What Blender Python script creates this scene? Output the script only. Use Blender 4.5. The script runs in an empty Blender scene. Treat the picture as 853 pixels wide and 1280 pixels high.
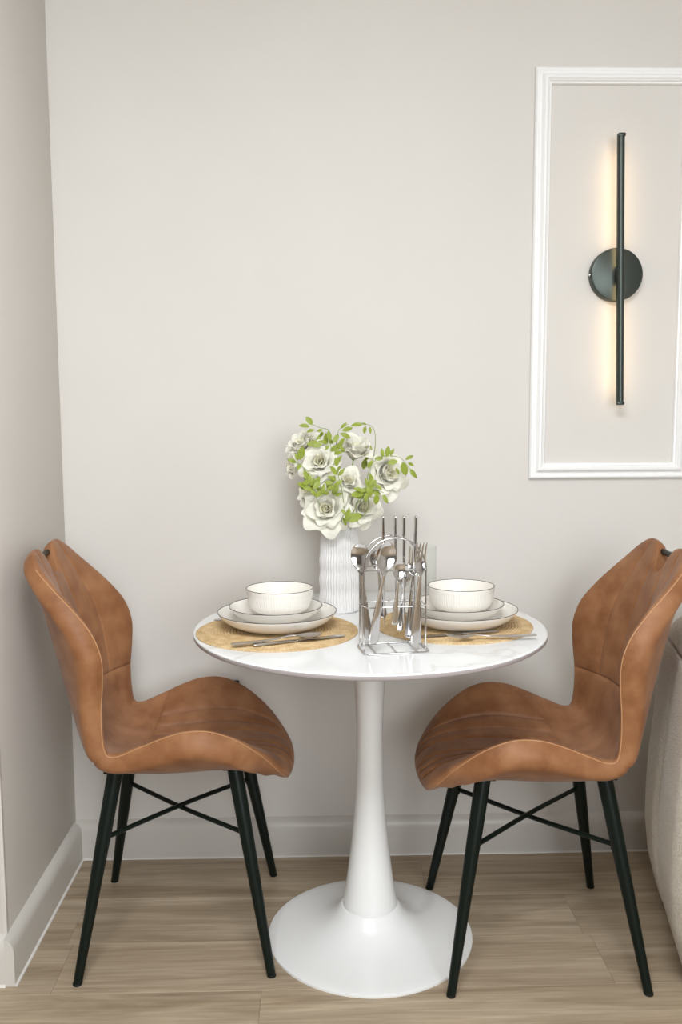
import bpy, bmesh, math, random
import numpy as np
from mathutils import Vector, Matrix

random.seed(7)
C = bpy.context.scene.collection
SC = bpy.context.scene

# ------------------------------------------------------------------ camera
F_PX, PITCH, YAW, ROLL, CAM_H = 1122.19, 0.10695, 0.023564, -0.0048, 1.2293
_cy, _sy, _cp, _sp = math.cos(YAW), math.sin(YAW), math.cos(PITCH), math.sin(PITCH)
FWD = Vector((_sy*_cp, _cy*_cp, -_sp))
_r = Vector((_cy, -_sy, 0)); _u = _r.cross(FWD)
RIGHT = _r*math.cos(ROLL) + _u*math.sin(ROLL)
UP = -_r*math.sin(ROLL) + _u*math.cos(ROLL)
cam = bpy.data.cameras.new('camera')
cam.sensor_fit = 'VERTICAL'; cam.sensor_height = 24.0
cam.lens = F_PX/1280*24.0
cam.clip_start = 0.02
camo = bpy.data.objects.new('camera', cam); C.objects.link(camo)
M = Matrix((RIGHT, UP, -FWD)).transposed().to_4x4()
M.translation = Vector((0, 0, CAM_H)); camo.matrix_world = M
SC.camera = camo

# ------------------------------------------------------------------ world, lights, exposure
w = bpy.data.worlds.new('world'); SC.world = w; w.use_nodes = True
w.node_tree.nodes['Background'].inputs[0].default_value = (0.85, 0.93, 1.0, 1)
w.node_tree.nodes['Background'].inputs[1].default_value = 1.0

def area_light(name, loc, target, sx, sy, power, col):
    l = bpy.data.lights.new(name, 'AREA'); l.shape = 'RECTANGLE'; l.size = sx; l.size_y = sy
    l.energy = power; l.color = col
    o = bpy.data.objects.new(name, l); C.objects.link(o); o.location = loc
    o.rotation_euler = (Vector(target)-Vector(loc)).to_track_quat('-Z', 'Y').to_euler()
    return o
area_light('ceiling_light', (-0.08, 0.42, 2.44), (-0.05, 0.75, 0), 0.95, 0.95, 30, (0.94, 0.975, 1.0))
area_light('front_fill_light', (0.9, -1.7, 1.55), (0.0, 2.2, 1.0), 1.9, 1.5, 21, (0.93, 0.97, 1.0))  # added soft fill from the front right, not a known window

SC.view_settings.view_transform = 'Standard'; SC.view_settings.look = 'None'
SC.view_settings.gamma = 1.0; SC.view_settings.use_curve_mapping = False
SC.view_settings.exposure = 1.36

# ------------------------------------------------------------------ unprojection helpers (pixel of the 853x1280 frame -> world point)
def ray(px, py):
    return FWD + RIGHT*((px-426.5)/F_PX) - UP*((py-640)/F_PX)
def at_y(px, py, Y):
    d = ray(px, py); return Vector((0, 0, CAM_H)) + d*(Y/d.y)
def at_z(px, py, Z):
    d = ray(px, py); return Vector((0, 0, CAM_H)) + d*((Z-CAM_H)/d.z)

# ------------------------------------------------------------------ materials
def nodes(m): return m.node_tree.nodes, m.node_tree.links
def mat(name, col, rough=0.5, metal=0.0, spec=0.5, coat=0.0, bump=None, mottle=None, sheen=0.0, trans=0.0, ior=1.45, coords='Object'):
    """principled material; mottle=(col2, scale, detail, lo, hi), bump=(scale, strength, distance)"""
    m = bpy.data.materials.new(name); m.use_nodes = True
    N, L = nodes(m); b = N['Principled BSDF']
    b.inputs['Base Color'].default_value = (*col, 1); b.inputs['Roughness'].default_value = rough
    b.inputs['Metallic'].default_value = metal; b.inputs['Specular IOR Level'].default_value = spec
    b.inputs['Coat Weight'].default_value = coat; b.inputs['Coat Roughness'].default_value = 0.05
    b.inputs['Transmission Weight'].default_value = trans; b.inputs['IOR'].default_value = ior
    if sheen:
        b.inputs['Sheen Weight'].default_value = sheen; b.inputs['Sheen Roughness'].default_value = 0.4
    tc = N.new('ShaderNodeTexCoord')
    if mottle:
        c2, sc, det, lo, hi = mottle
        n = N.new('ShaderNodeTexNoise'); n.inputs['Scale'].default_value = sc; n.inputs['Detail'].default_value = det
        r = N.new('ShaderNodeMapRange'); r.inputs[1].default_value = lo; r.inputs[2].default_value = hi
        x = N.new('ShaderNodeMix'); x.data_type = 'RGBA'
        x.inputs[6].default_value = (*col, 1); x.inputs[7].default_value = (*c2, 1)
        L.new(tc.outputs[coords], n.inputs['Vector']); L.new(n.outputs['Fac'], r.inputs[0])
        L.new(r.outputs[0], x.inputs[0]); L.new(x.outputs[2], b.inputs['Base Color'])
    if bump:
        sc, st, dist = bump
        n = N.new('ShaderNodeTexNoise'); n.inputs['Scale'].default_value = sc; n.inputs['Detail'].default_value = 4
        bp = N.new('ShaderNodeBump'); bp.inputs['Strength'].default_value = st; bp.inputs['Distance'].default_value = dist
        L.new(tc.outputs[coords], n.inputs['Vector']); L.new(n.outputs['Fac'], bp.inputs['Height'])
        L.new(bp.outputs[0], b.inputs['Normal'])
    return m

MAT = {}
MAT['wall'] = mat('wall_paint', (0.672, 0.640, 0.600), 0.55, spec=0.3, bump=(60, 0.05, 0.002), mottle=((0.658, 0.625, 0.585), 2.5, 3, 0.35, 0.7))
MAT['wall_dark'] = mat('reflection_dark_wall', (0.27, 0.26, 0.25), 0.6)  # unseen rear wall, darkened so the steel picks up dark reflections
MAT['trim'] = mat('white_gloss_trim', (0.88, 0.875, 0.865), 0.3, bump=(25, 0.03, 0.002))
MAT['baseboard'] = mat('baseboard_paint', (0.60, 0.57, 0.525), 0.35, bump=(25, 0.03, 0.002))
MAT['caulk'] = mat('caulk', (0.70, 0.67, 0.635), 0.5)
MAT['ceiling'] = mat('ceiling_paint', (0.85, 0.85, 0.84), 0.7)
MAT['leather'] = mat('tan_leatherette', (0.225, 0.090, 0.034), 0.52, spec=0.35, sheen=0.1, bump=(420, 0.14, 0.0012), mottle=((0.340, 0.158, 0.070), 19, 10, 0.34, 0.68))
MAT['piping'] = mat('tan_piping', (0.47, 0.25, 0.12), 0.45, bump=(300, 0.1, 0.001))
MAT['black_metal'] = mat('black_powder_coat', (0.004, 0.008, 0.006), 0.33, spec=0.25, bump=(500, 0.05, 0.0005))
MAT['lamp_metal'] = mat('lamp_black_metal', (0.060, 0.070, 0.062), 0.36, metal=0.7, bump=(500, 0.05, 0.0005))
MAT['white_lacquer'] = mat('white_lacquer', (0.80, 0.80, 0.79), 0.22, coat=0.3)
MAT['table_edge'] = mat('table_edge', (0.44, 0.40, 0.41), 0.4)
MAT['ceramic'] = mat('white_glazed_ceramic', (0.87, 0.83, 0.77), 0.12, coat=0.4)
MAT['rim'] = mat('dark_rim_glaze', (0.035, 0.03, 0.027), 0.25)
MAT['vase'] = mat('matte_white_ceramic', (0.80, 0.79, 0.785), 0.45)
MAT['chrome'] = mat('polished_steel', (0.62, 0.605, 0.60), 0.09, metal=1.0)
MAT['steel'] = mat('brushed_steel', (0.56, 0.54, 0.52), 0.2, metal=1.0)
def clear():
    m = bpy.data.materials.new('thin_clear_glass'); m.use_nodes = True
    N, L = nodes(m); N.remove(N['Principled BSDF'])
    lw = N.new('ShaderNodeLayerWeight'); lw.inputs[0].default_value = 0.5
    pw = N.new('ShaderNodeMath'); pw.operation = 'POWER'; pw.inputs[1].default_value = 3.0; L.new(lw.outputs['Facing'], pw.inputs[0])
    f = N.new('ShaderNodeMath'); f.operation = 'MULTIPLY_ADD'; f.inputs[1].default_value = 0.22; f.inputs[2].default_value = 0.015; L.new(pw.outputs[0], f.inputs[0])
    t = N.new('ShaderNodeBsdfTransparent'); t.inputs[0].default_value = (0.975, 0.985, 0.98, 1)
    g = N.new('ShaderNodeBsdfGlossy'); g.inputs['Roughness'].default_value = 0.02
    x = N.new('ShaderNodeMixShader'); L.new(f.outputs[0], x.inputs[0]); L.new(t.outputs[0], x.inputs[1]); L.new(g.outputs[0], x.inputs[2])
    L.new(x.outputs[0], N['Material Output'].inputs[0]); return m
MAT['glass'] = clear()
MAT['petal'] = mat('cream_petal', (0.97, 0.95, 0.86), 0.6, mottle=((0.975, 0.965, 0.92), 30, 3, 0.4, 0.6))
MAT['petal_core'] = mat('yellowish_petal', (0.95, 0.935, 0.82), 0.6)
MAT['leaf'] = mat('lime_leaf', (0.29, 0.36, 0.030), 0.45, mottle=((0.47, 0.53, 0.13), 45, 3, 0.4, 0.65))
MAT['stem'] = mat('green_stem', (0.28, 0.36, 0.13), 0.5)
MAT['boucle'] = mat('cream_boucle', (0.68, 0.61, 0.51), 0.9, spec=0.15, sheen=0.3, bump=(230, 0.9, 0.006), mottle=((0.78, 0.72, 0.62), 160, 4, 0.35, 0.65))
MAT['rubber'] = mat('black_rubber', (0.008, 0.009, 0.008), 0.7)
for k, tc_, f_ in (('petal', (0.99, 0.98, 0.90), .45), ('leaf', (0.50, 0.62, 0.06), .35), ('petal_core', (0.99, 0.97, 0.83), .5)):
    N_, L_ = nodes(MAT[k]); tr = N_.new('ShaderNodeBsdfTranslucent'); tr.inputs[0].default_value = (*tc_, 1)
    mx = N_.new('ShaderNodeMixShader'); mx.inputs[0].default_value = f_
    L_.new(N_['Principled BSDF'].outputs[0], mx.inputs[1]); L_.new(tr.outputs[0], mx.inputs[2]); L_.new(mx.outputs[0], N_['Material Output'].inputs[0])

def emis(name, col, s):
    m = bpy.data.materials.new(name); m.use_nodes = True
    b = nodes(m)[0]['Principled BSDF']; b.inputs['Base Color'].default_value = (*col, 1)
    b.inputs['Emission Color'].default_value = (*col, 1); b.inputs['Emission Strength'].default_value = s
    return m
MAT['led'] = emis('warm_led', (1.0, 0.71, 0.40), 2.2)

def wood():
    m = bpy.data.materials.new('vinyl_oak_plank'); m.use_nodes = True
    N, L = nodes(m); b = N['Principled BSDF']; b.inputs['Roughness'].default_value = 0.42
    b.inputs['Specular IOR Level'].default_value = 0.35
    tc = N.new('ShaderNodeTexCoord'); oi = N.new('ShaderNodeObjectInfo')
    mul = N.new('ShaderNodeMath'); mul.operation = 'MULTIPLY'; mul.inputs[1].default_value = 37.0
    L.new(oi.outputs['Random'], mul.inputs[0])
    cmb = N.new('ShaderNodeCombineXYZ'); L.new(mul.outputs[0], cmb.inputs[0]); L.new(mul.outputs[0], cmb.inputs[1])
    add = N.new('ShaderNodeVectorMath'); add.operation = 'ADD'
    L.new(tc.outputs['Object'], add.inputs[0]); L.new(cmb.outputs[0], add.inputs[1])
    def stretched(sx, sy, det, dist):
        mp = N.new('ShaderNodeMapping'); mp.inputs['Scale'].default_value = (sx, sy, 1)
        L.new(add.outputs[0], mp.inputs[0])
        n = N.new('ShaderNodeTexNoise'); n.inputs['Scale'].default_value = 1; n.inputs['Detail'].default_value = det
        n.inputs['Distortion'].default_value = dist; n.inputs['Roughness'].default_value = 0.6
        L.new(mp.outputs[0], n.inputs['Vector']); return n
    n1 = stretched(1.6, 16, 6, 1.2); n2 = stretched(5, 130, 3, 0.3)
    cr = N.new('ShaderNodeValToRGB'); e = cr.color_ramp.elements
    e[0].position = 0.30; e[0].color = (0.28, 0.208, 0.135, 1); e[1].position = 0.72; e[1].color = (0.49, 0.395, 0.285, 1)
    x = cr.color_ramp.elements.new(0.5); x.color = (0.385, 0.302, 0.210, 1)
    L.new(n1.outputs['Fac'], cr.inputs[0])
    mr = N.new('ShaderNodeMapRange'); mr.inputs[1].default_value = 0.3; mr.inputs[2].default_value = 0.7
    mr.inputs[3].default_value = 0.80; mr.inputs[4].default_value = 1.12
    L.new(n2.outputs['Fac'], mr.inputs[0])
    rr = N.new('ShaderNodeMapRange'); rr.inputs[3].default_value = 0.93; rr.inputs[4].default_value = 1.07
    L.new(oi.outputs['Random'], rr.inputs[0])
    mm = N.new('ShaderNodeMath'); mm.operation = 'MULTIPLY'; L.new(mr.outputs[0], mm.inputs[0]); L.new(rr.outputs[0], mm.inputs[1])
    vm = N.new('ShaderNodeVectorMath'); vm.operation = 'SCALE'
    L.new(cr.outputs[0], vm.inputs[0]); L.new(mm.outputs[0], vm.inputs['Scale'])
    L.new(vm.outputs[0], b.inputs['Base Color'])
    bp = N.new('ShaderNodeBump'); bp.inputs['Strength'].default_value = 0.08; bp.inputs['Distance'].default_value = 0.001
    L.new(n2.outputs['Fac'], bp.inputs['Height']); L.new(bp.outputs[0], b.inputs['Normal'])
    return m
MAT['wood'] = wood()

def marble():
    m = bpy.data.materials.new('white_marble_top'); m.use_nodes = True
    N, L = nodes(m); b = N['Principled BSDF']; b.inputs['Roughness'].default_value = 0.07
    tc = N.new('ShaderNodeTexCoord')
    mp = N.new('ShaderNodeMapping'); mp.inputs['Rotation'].default_value = (0, 0, 0.55)
    L.new(tc.outputs['Object'], mp.inputs[0])
    n = N.new('ShaderNodeTexNoise'); n.inputs['Scale'].default_value = 2.6; n.inputs['Detail'].default_value = 6
    n.inputs['Distortion'].default_value = 0.6
    L.new(mp.outputs[0], n.inputs['Vector'])
    s = N.new('ShaderNodeMath'); s.operation = 'SUBTRACT'; s.inputs[1].default_value = 0.5; L.new(n.outputs['Fac'], s.inputs[0])
    a = N.new('ShaderNodeMath'); a.operation = 'ABSOLUTE'; L.new(s.outputs[0], a.inputs[0])
    cr = N.new('ShaderNodeValToRGB'); e = cr.color_ramp.elements
    e[0].position = 0.0; e[0].color = (0.68, 0.665, 0.65, 1); e[1].position = 0.016; e[1].color = (0.79, 0.795, 0.795, 1)
    L.new(a.outputs[0], cr.inputs[0]); L.new(cr.outputs[0], b.inputs['Base Color'])
    return m
MAT['marble'] = marble()

def straw():
    m = bpy.data.materials.new('woven_straw'); m.use_nodes = True
    N, L = nodes(m); b = N['Principled BSDF']; b.inputs['Roughness'].default_value = 0.7
    tc = N.new('ShaderNodeTexCoord'); sep = N.new('ShaderNodeSeparateXYZ'); L.new(tc.outputs['Object'], sep.inputs[0])
    at = N.new('ShaderNodeMath'); at.operation = 'ARCTAN2'; L.new(sep.outputs[1], at.inputs[0]); L.new(sep.outputs[0], at.inputs[1])
    sc = N.new('ShaderNodeMath'); sc.operation = 'MULTIPLY'; sc.inputs[1].default_value = 130; L.new(at.outputs[0], sc.inputs[0])
    sn = N.new('ShaderNodeMath'); sn.operation = 'SINE'; L.new(sc.outputs[0], sn.inputs[0])
    n = N.new('ShaderNodeTexNoise'); n.inputs['Scale'].default_value = 45; n.inputs['Detail'].default_value = 4
    L.new(tc.outputs['Object'], n.inputs['Vector'])
    mr = N.new('ShaderNodeMapRange'); mr.inputs[1].default_value = -1; mr.inputs[3].default_value = -0.05; mr.inputs[4].default_value = 0.05
    L.new(sn.outputs[0], mr.inputs[0])
    ad = N.new('ShaderNodeMath'); ad.operation = 'ADD'; L.new(mr.outputs[0], ad.inputs[0]); L.new(n.outputs['Fac'], ad.inputs[1])
    cr = N.new('ShaderNodeValToRGB'); e = cr.color_ramp.elements
    e[0].position = 0.3; e[0].color = (0.50, 0.33, 0.15, 1); e[1].position = 0.72; e[1].color = (0.72, 0.54, 0.31, 1)
    L.new(ad.outputs[0], cr.inputs[0]); L.new(cr.outputs[0], b.inputs['Base Color'])
    bp = N.new('ShaderNodeBump'); bp.inputs['Strength'].default_value = 0.2; bp.inputs['Distance'].default_value = 0.0006
    L.new(sn.outputs[0], bp.inputs['Height']); L.new(bp.outputs[0], b.inputs['Normal'])
    return m
MAT['straw'] = straw()

# ------------------------------------------------------------------ mesh helpers
def mesh_from(name, verts, faces, smooth=True, sharp=None):
    me = bpy.data.meshes.new(name); me.from_pydata([tuple(v) for v in verts], [], faces); me.update()
    if smooth:
        me.polygons.foreach_set('use_smooth', [True]*len(me.polygons))
        if sharp is not None: me.set_sharp_from_angle(angle=sharp)
    return me
def bm_mesh(name, bm, smooth=True, sharp=0.7):
    bmesh.ops.recalc_face_normals(bm, faces=bm.faces)
    me = bpy.data.meshes.new(name); bm.to_mesh(me); bm.free()
    if smooth:
        me.polygons.foreach_set('use_smooth', [True]*len(me.polygons)); me.set_sharp_from_angle(angle=sharp)
    return me
def obj(name, me, material=None, parent=None, loc=None, rot=None):
    o = bpy.data.objects.new(name, me); C.objects.link(o)
    if material is not None and len(me.materials) == 0: me.materials.append(material)
    if parent is not None: o.parent = parent
    if loc is not None: o.location = loc
    if rot is not None: o.rotation_euler = rot
    return o
def tag(o, label, cat, group=None):
    o['label'] = label; o['category'] = cat
    if group: o['group'] = group
    return o
def thing(name, label, cat, loc=(0, 0, 0), rotz=0.0, group=None):
    o = bpy.data.objects.new(name, None); C.objects.link(o); o.empty_display_size = 0.05
    o.location = loc; o.rotation_euler = (0, 0, rotz)
    return tag(o, label, cat, group)
def struct(o): o['kind'] = 'structure'; return o
def dup(root, loc, rotz, label, name=None):
    r = root.copy(); C.objects.link(r); r.location = loc; r.rotation_euler = (0, 0, rotz); r['label'] = label
    for ch in list(root.children):
        c = ch.copy(); C.objects.link(c); c.parent = r
        for g in list(ch.children):
            d = g.copy(); C.objects.link(d); d.parent = c
    return r

def box_bm(x0, x1, y0, y1, z0, z1, bev=0.0, seg=2):
    bm = bmesh.new(); bmesh.ops.create_cube(bm, size=1)
    for v in bm.verts:
        v.co = Vector(((x0+x1)/2+v.co.x*(x1-x0), (y0+y1)/2+v.co.y*(y1-y0), (z0+z1)/2+v.co.z*(z1-z0)))
    if bev: bmesh.ops.bevel(bm, geom=list(bm.edges), offset=bev, segments=seg, affect='EDGES', profile=0.5)
    return bm
def box(name, x0, x1, y0, y1, z0, z1, m, parent=None, bev=0.0, smooth=False):
    return obj(name, bm_mesh(name, box_bm(x0, x1, y0, y1, z0, z1, bev), smooth=bool(bev)), m, parent)
def lathe(name, prof, seg=64, mod=None, sharp=0.6):
    V = []; Fc = []
    n = len(prof)
    for i in range(seg):
        t = 2*math.pi*i/seg
        for (r, z) in prof:
            rr = r if mod is None else mod(r, z, t)
            V.append((rr*math.cos(t), rr*math.sin(t), z))
    for i in range(seg):
        j = (i+1) % seg
        for k in range(n-1): Fc.append((i*n+k, j*n+k, j*n+k+1, i*n+k+1))
    bm = bmesh.new(); bv = [bm.verts.new(v) for v in V]
    for f in Fc:
        try: bm.faces.new([bv[q] for q in f])
        except ValueError: pass
    bmesh.ops.remove_doubles(bm, verts=bm.verts, dist=1e-6)
    return bm_mesh(name, bm, sharp=sharp)
def spline(pts, n):
    """Catmull-Rom through points, n samples"""
    P = [Vector(p) for p in pts]; P = [P[0]*2-P[1]] + P + [P[-1]*2-P[-2]]
    out = []; m = len(P)-3
    for i in range(n):
        t = i/(n-1)*m; k = min(int(t), m-1); f = t-k
        a, b, c, d = P[k:k+4]
        out.append(0.5*((2*b)+(c-a)*f+(2*a-5*b+4*c-d)*f*f+(3*b-a-3*c+d)*f**3))
    return out
def tube_into(bm, path, radii, seg=8, closed=False, cap=True):
    n = len(path); rings = []
    up = Vector((0, 0, 1))
    prev = None
    for i, p in enumerate(path):
        if closed: d = path[(i+1) % n]-path[i-1]
        else: d = path[min(i+1, n-1)]-path[max(i-1, 0)]
        d.normalize()
        if prev is None:
            a = d.orthogonal().normalized()
        else:
            a = prev-d*prev.dot(d); a.normalize()
        prev = a; b = d.cross(a)
        r = radii[i] if hasattr(radii, '__len__') else radii
        rings.append([bm.verts.new(p+(a*math.cos(2*math.pi*k/seg)+b*math.sin(2*math.pi*k/seg))*r) for k in range(seg)])
    for i in range(n if closed else n-1):
        A, B = rings[i], rings[(i+1) % n]
        for k in range(seg): bm.faces.new((A[k], A[(k+1) % seg], B[(k+1) % seg], B[k]))
    if cap and not closed:
        bm.faces.new(rings[0][::-1]); bm.faces.new(rings[-1])
def tube(name, path, radii, seg=8, closed=False, sharp=0.8):
    bm = bmesh.new(); tube_into(bm, [Vector(p) for p in path], radii, seg, closed)
    return bm_mesh(name, bm, sharp=sharp)
def ring_path(R, z, n=96): return [Vector((R*math.cos(2*math.pi*i/n), R*math.sin(2*math.pi*i/n), z)) for i in range(n)]

# ------------------------------------------------------------------ the room
WY, WX, WEND, CEIL = 2.4245, -0.6895, 1.865, 2.46
struct(box('floor', -3.0, 3.0, -2.6, WY, -0.12, -0.006, MAT['wood']))
FLOOR = bpy.data.objects['floor']
ys = [WY-0.0545-0.185*k for k in range(0, 12)]            # long joints of the plank floor
plank_cache = {}
rows = [(2.37, WY)] + [(ys[k+1], ys[k]) for k in range(10)]
joint0 = [0.31, -0.95, 0.62, -0.585, -0.133, 0.45, -0.3, 0.8, 0.1, -0.6, 0.4]
for (y0, y1), j in zip(rows, joint0):
    x = j-2.44
    while x < 2.4:
        a, b = max(x, -2.6), min(x+1.22, 2.6)
        if b-a > 0.05:
            key = (round(b-a, 3), round(y1-y0, 3))
            g = 0.00015
            if key not in plank_cache:
                plank_cache[key] = bm_mesh('plank', box_bm(-key[0]/2+g, key[0]/2-g, -key[1]/2+g, key[1]/2-g, -0.006, 0.0, 0.0005, 1), smooth=False)
            o = obj('plank', plank_cache[key], MAT['wood'], FLOOR, ((a+b)/2, (y0+y1)/2, 0))
        x += 1.22
struct(box('wall_back', -3.0, 3.0, WY, WY+0.12, 0, CEIL, MAT['wall']))
struct(box('wall_left', -3.0, WX, WEND, WY, 0, CEIL, MAT['wall'], bev=0.004))
struct(box('wall_right', 3.0, 3.12, -2.6, WY+0.12, 0, CEIL, MAT['wall']))
struct(box('wall_left_2', -3.12, -3.0, -2.6, WY+0.12, 0, CEIL, MAT['wall']))
# rear wall with a wide window opening behind the camera
bm = bmesh.new()
for (x0, x1, z0, z1) in [(-3, -0.3, 0, CEIL), (2.1, 3, 0, CEIL), (-0.3, 2.1, 0, 0.75), (-0.3, 2.1, 2.25, CEIL)]:
    b2 = box_bm(x0, x1, -2.72, -2.6, z0, z1); me = bpy.data.meshes.new('t'); b2.to_mesh(me); b2.free(); bm.from_mesh(me); bpy.data.meshes.remove(me)
struct(obj('wall_rear', bm_mesh('wall_rear', bm, smooth=False), MAT['wall_dark']))
win = struct(obj('window_1', bm_mesh('window_frame', box_bm(0.88, 0.92, -2.68, -2.64, 0.75, 2.25), smooth=False), MAT['trim']))
struct(box('ceiling', -3.0, 3.0, -2.6, WY, CEIL, CEIL+0.1, MAT['ceiling']))

def extrude_profile(name, prof, p0, p1, out, m):
    """profile (d, z): d = distance out of the wall; swept from p0 to p1; out = outward unit vector"""
    p0, p1, out = Vector(p0), Vector(p1), Vector(out)
    bm = bmesh.new(); A = [bm.verts.new(p0+out*d+Vector((0, 0, z))) for d, z in prof]; B = [bm.verts.new(p1+out*d+Vector((0, 0, z))) for d, z in prof]
    n = len(prof)
    for i in range(n): bm.faces.new((A[i], A[(i+1) % n], B[(i+1) % n], B[i]))
    bm.faces.new(A[::-1]); bm.faces.new(B)
    return obj(name, bm_mesh(name, bm, sharp=0.5), m)
BB = [(0, 0), (0.020, 0), (0.020, 0.078), (0.0185, 0.088), (0.0145, 0.097), (0.008, 0.104), (0, 0.1085)]
CK = [(0, 0), (0.0045, 0), (0.003, 0.0025), (0, 0.004)]
def baseboard(name, p0, p1, out):
    b = struct(extrude_profile(name, BB, p0, p1, out, MAT['baseboard']))
    o2 = Vector(out)*0.020
    c = extrude_profile('caulk_bead', CK, Vector(p0)+o2, Vector(p1)+o2, out, MAT['caulk']); c.parent = b
baseboard('baseboard_back', (WX, WY, 0), (3.0, WY, 0), (0, -1, 0))
baseboard('baseboard_left', (WX, WEND-0.02, 0), (WX, WY-0.02, 0), (1, 0, 0))
baseboard('baseboard_left_2', (-3.0, WEND, 0), (WX, WEND, 0), (0, -1, 0))
box('corner_bead', WX-0.011, WX+0.0012, WEND-0.0012, WEND+0.009, 0.1085, CEIL, MAT['caulk'], bev=0.0008)
bpy.data.objects['corner_bead'].parent = bpy.data.objects['wall_left']

# picture-frame moulding on the back wall, four mitred lengths
def moulding():
    X0, X1, Z0, Z1 = 0.567, 1.000, 1.057, 2.123
    prof = [(0.0, 0.0), (0.0, 0.010), (0.004, 0.0145), (0.009, 0.0145), (0.012, 0.012), (0.016, 0.0125), (0.024, 0.0205), (0.029, 0.021),
            (0.032, 0.017), (0.0345, 0.016), (0.037, 0.0115), (0.0405, 0.011), (0.042, 0.008), (0.042, 0.0)]
    cor = [(X0, Z0, 1, 1), (X1, Z0, -1, 1), (X1, Z1, -1, -1), (X0, Z1, 1, -1)]
    par = None
    for k in range(4):
        a, b = cor[k], cor[(k+1) % 4]
        bm = bmesh.new()
        A = [bm.verts.new((a[0]+a[2]*s, WY-h, a[1]+a[3]*s)) for s, h in prof]
        B = [bm.verts.new((b[0]+b[2]*s, WY-h, b[1]+b[3]*s)) for s, h in prof]
        n = len(prof)
        for i in range(n-1): bm.faces.new((A[i], A[i+1], B[i+1], B[i]))
        bm.faces.new(A); bm.faces.new(B[::-1]); bm.faces.new((A[0], B[0], B[-1], A[-1]))
        if par is None:
            par = bpy.data.objects.new('trim_1', None); C.objects.link(par); struct(par); par.location = (0, 0, 0)
        obj('moulding_length', bm_mesh('moulding', bm, sharp=0.6), MAT['trim'], par)
moulding()

# ------------------------------------------------------------------ table
TX, TY, TZ, TR = 0.112, 2.0216, 0.751, 0.4
t = thing('pedestal_table', 'round white marble-topped dining table on a white trumpet pedestal', 'table', (TX, TY, 0))
top = obj('tabletop', lathe('tabletop', [(0, 0.0), (0.394, 0.0), (0.3978, -0.0005), (0.3996, -0.0018), (0.4, -0.003), (0.4, -0.0034)], 160, sharp=1.2), MAT['marble'], t, (0, 0, TZ))
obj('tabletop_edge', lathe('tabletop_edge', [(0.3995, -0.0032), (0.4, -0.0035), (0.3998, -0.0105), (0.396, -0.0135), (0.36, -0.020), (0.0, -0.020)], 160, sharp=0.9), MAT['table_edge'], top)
stem = [(0.0, 0.729), (0.060, 0.729), (0.060, 0.724), (0.047, 0.715), (0.0415, 0.69), (0.037, 0.64), (0.0325, 0.57), (0.0305, 0.50), (0.0305, 0.44),
        (0.0325, 0.37), (0.037, 0.30), (0.0435, 0.23), (0.051, 0.17), (0.058, 0.12), (0.063, 0.088), (0.0645, 0.080), (0.0640, 0.077), (0.0, 0.077)]
obj('pedestal_stem', lathe('pedestal_stem', stem, 64, sharp=0.9), MAT['white_lacquer'], t)
base = [(0.0, 0.078), (0.066, 0.078), (0.0695, 0.0755), (0.078, 0.063), (0.092, 0.049), (0.115, 0.034), (0.145, 0.023), (0.185, 0.0145), (0.222, 0.0095),
        (0.238, 0.0075), (0.2418, 0.006), (0.2424, 0.0035), (0.2418, 0.0), (0.0, 0.0)]
obj('pedestal_base', lathe('pedestal_base', base, 128, sharp=0.9), MAT['white_lacquer'], t)

# ------------------------------------------------------------------ chairs
KEY = np.array([  # Cx, Cz, Ex, Ez, half width, outer thickness
 (.262, .400, .252, .404, .098, .034), (.256, .431, .235, .434, .142, .042), (.220, .455, .197, .484, .175, .046), (.150, .465, .142, .530, .196, .051),
 (.080, .465, .085, .554, .204, .053), (.020, .461, .030, .554, .203, .053), (-.040, .458, -.022, .538, .197, .050), (-.100, .460, -.078, .514, .191, .044),
 (-.142, .472, -.118, .498, .188, .038), (-.176, .502, -.140, .504, .188, .035), (-.194, .547, -.147, .545, .187, .037), (-.207, .600, -.147, .602, .186, .041),
 (-.222, .660, -.142, .660, .189, .043), (-.236, .720, -.142, .716, .192, .044), (-.250, .775, -.160, .768, .191, .043), (-.264, .825, -.196, .815, .184, .040),
 (-.279, .870, -.238, .858, .173, .036), (-.292, .905, -.272, .893, .158, .032), (-.304, .943, -.297, .925, .146, .028)])
def cubic(tab, u):
    """Catmull-Rom on integer knots"""
    n = len(tab); P = np.vstack([2*tab[:1]-tab[1:2], tab, 2*tab[-1:]-tab[-2:-1]])
    k = np.clip(np.floor(u).astype(int), 0, n-2); f = (u-k)[..., None]
    a, b, c, d = P[k], P[k+1], P[k+2], P[k+3]
    return 0.5*(2*b+(c-a)*f+(2*a-5*b+4*c-d)*f**2+(3*b-a-3*c+d)*f**3)
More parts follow.
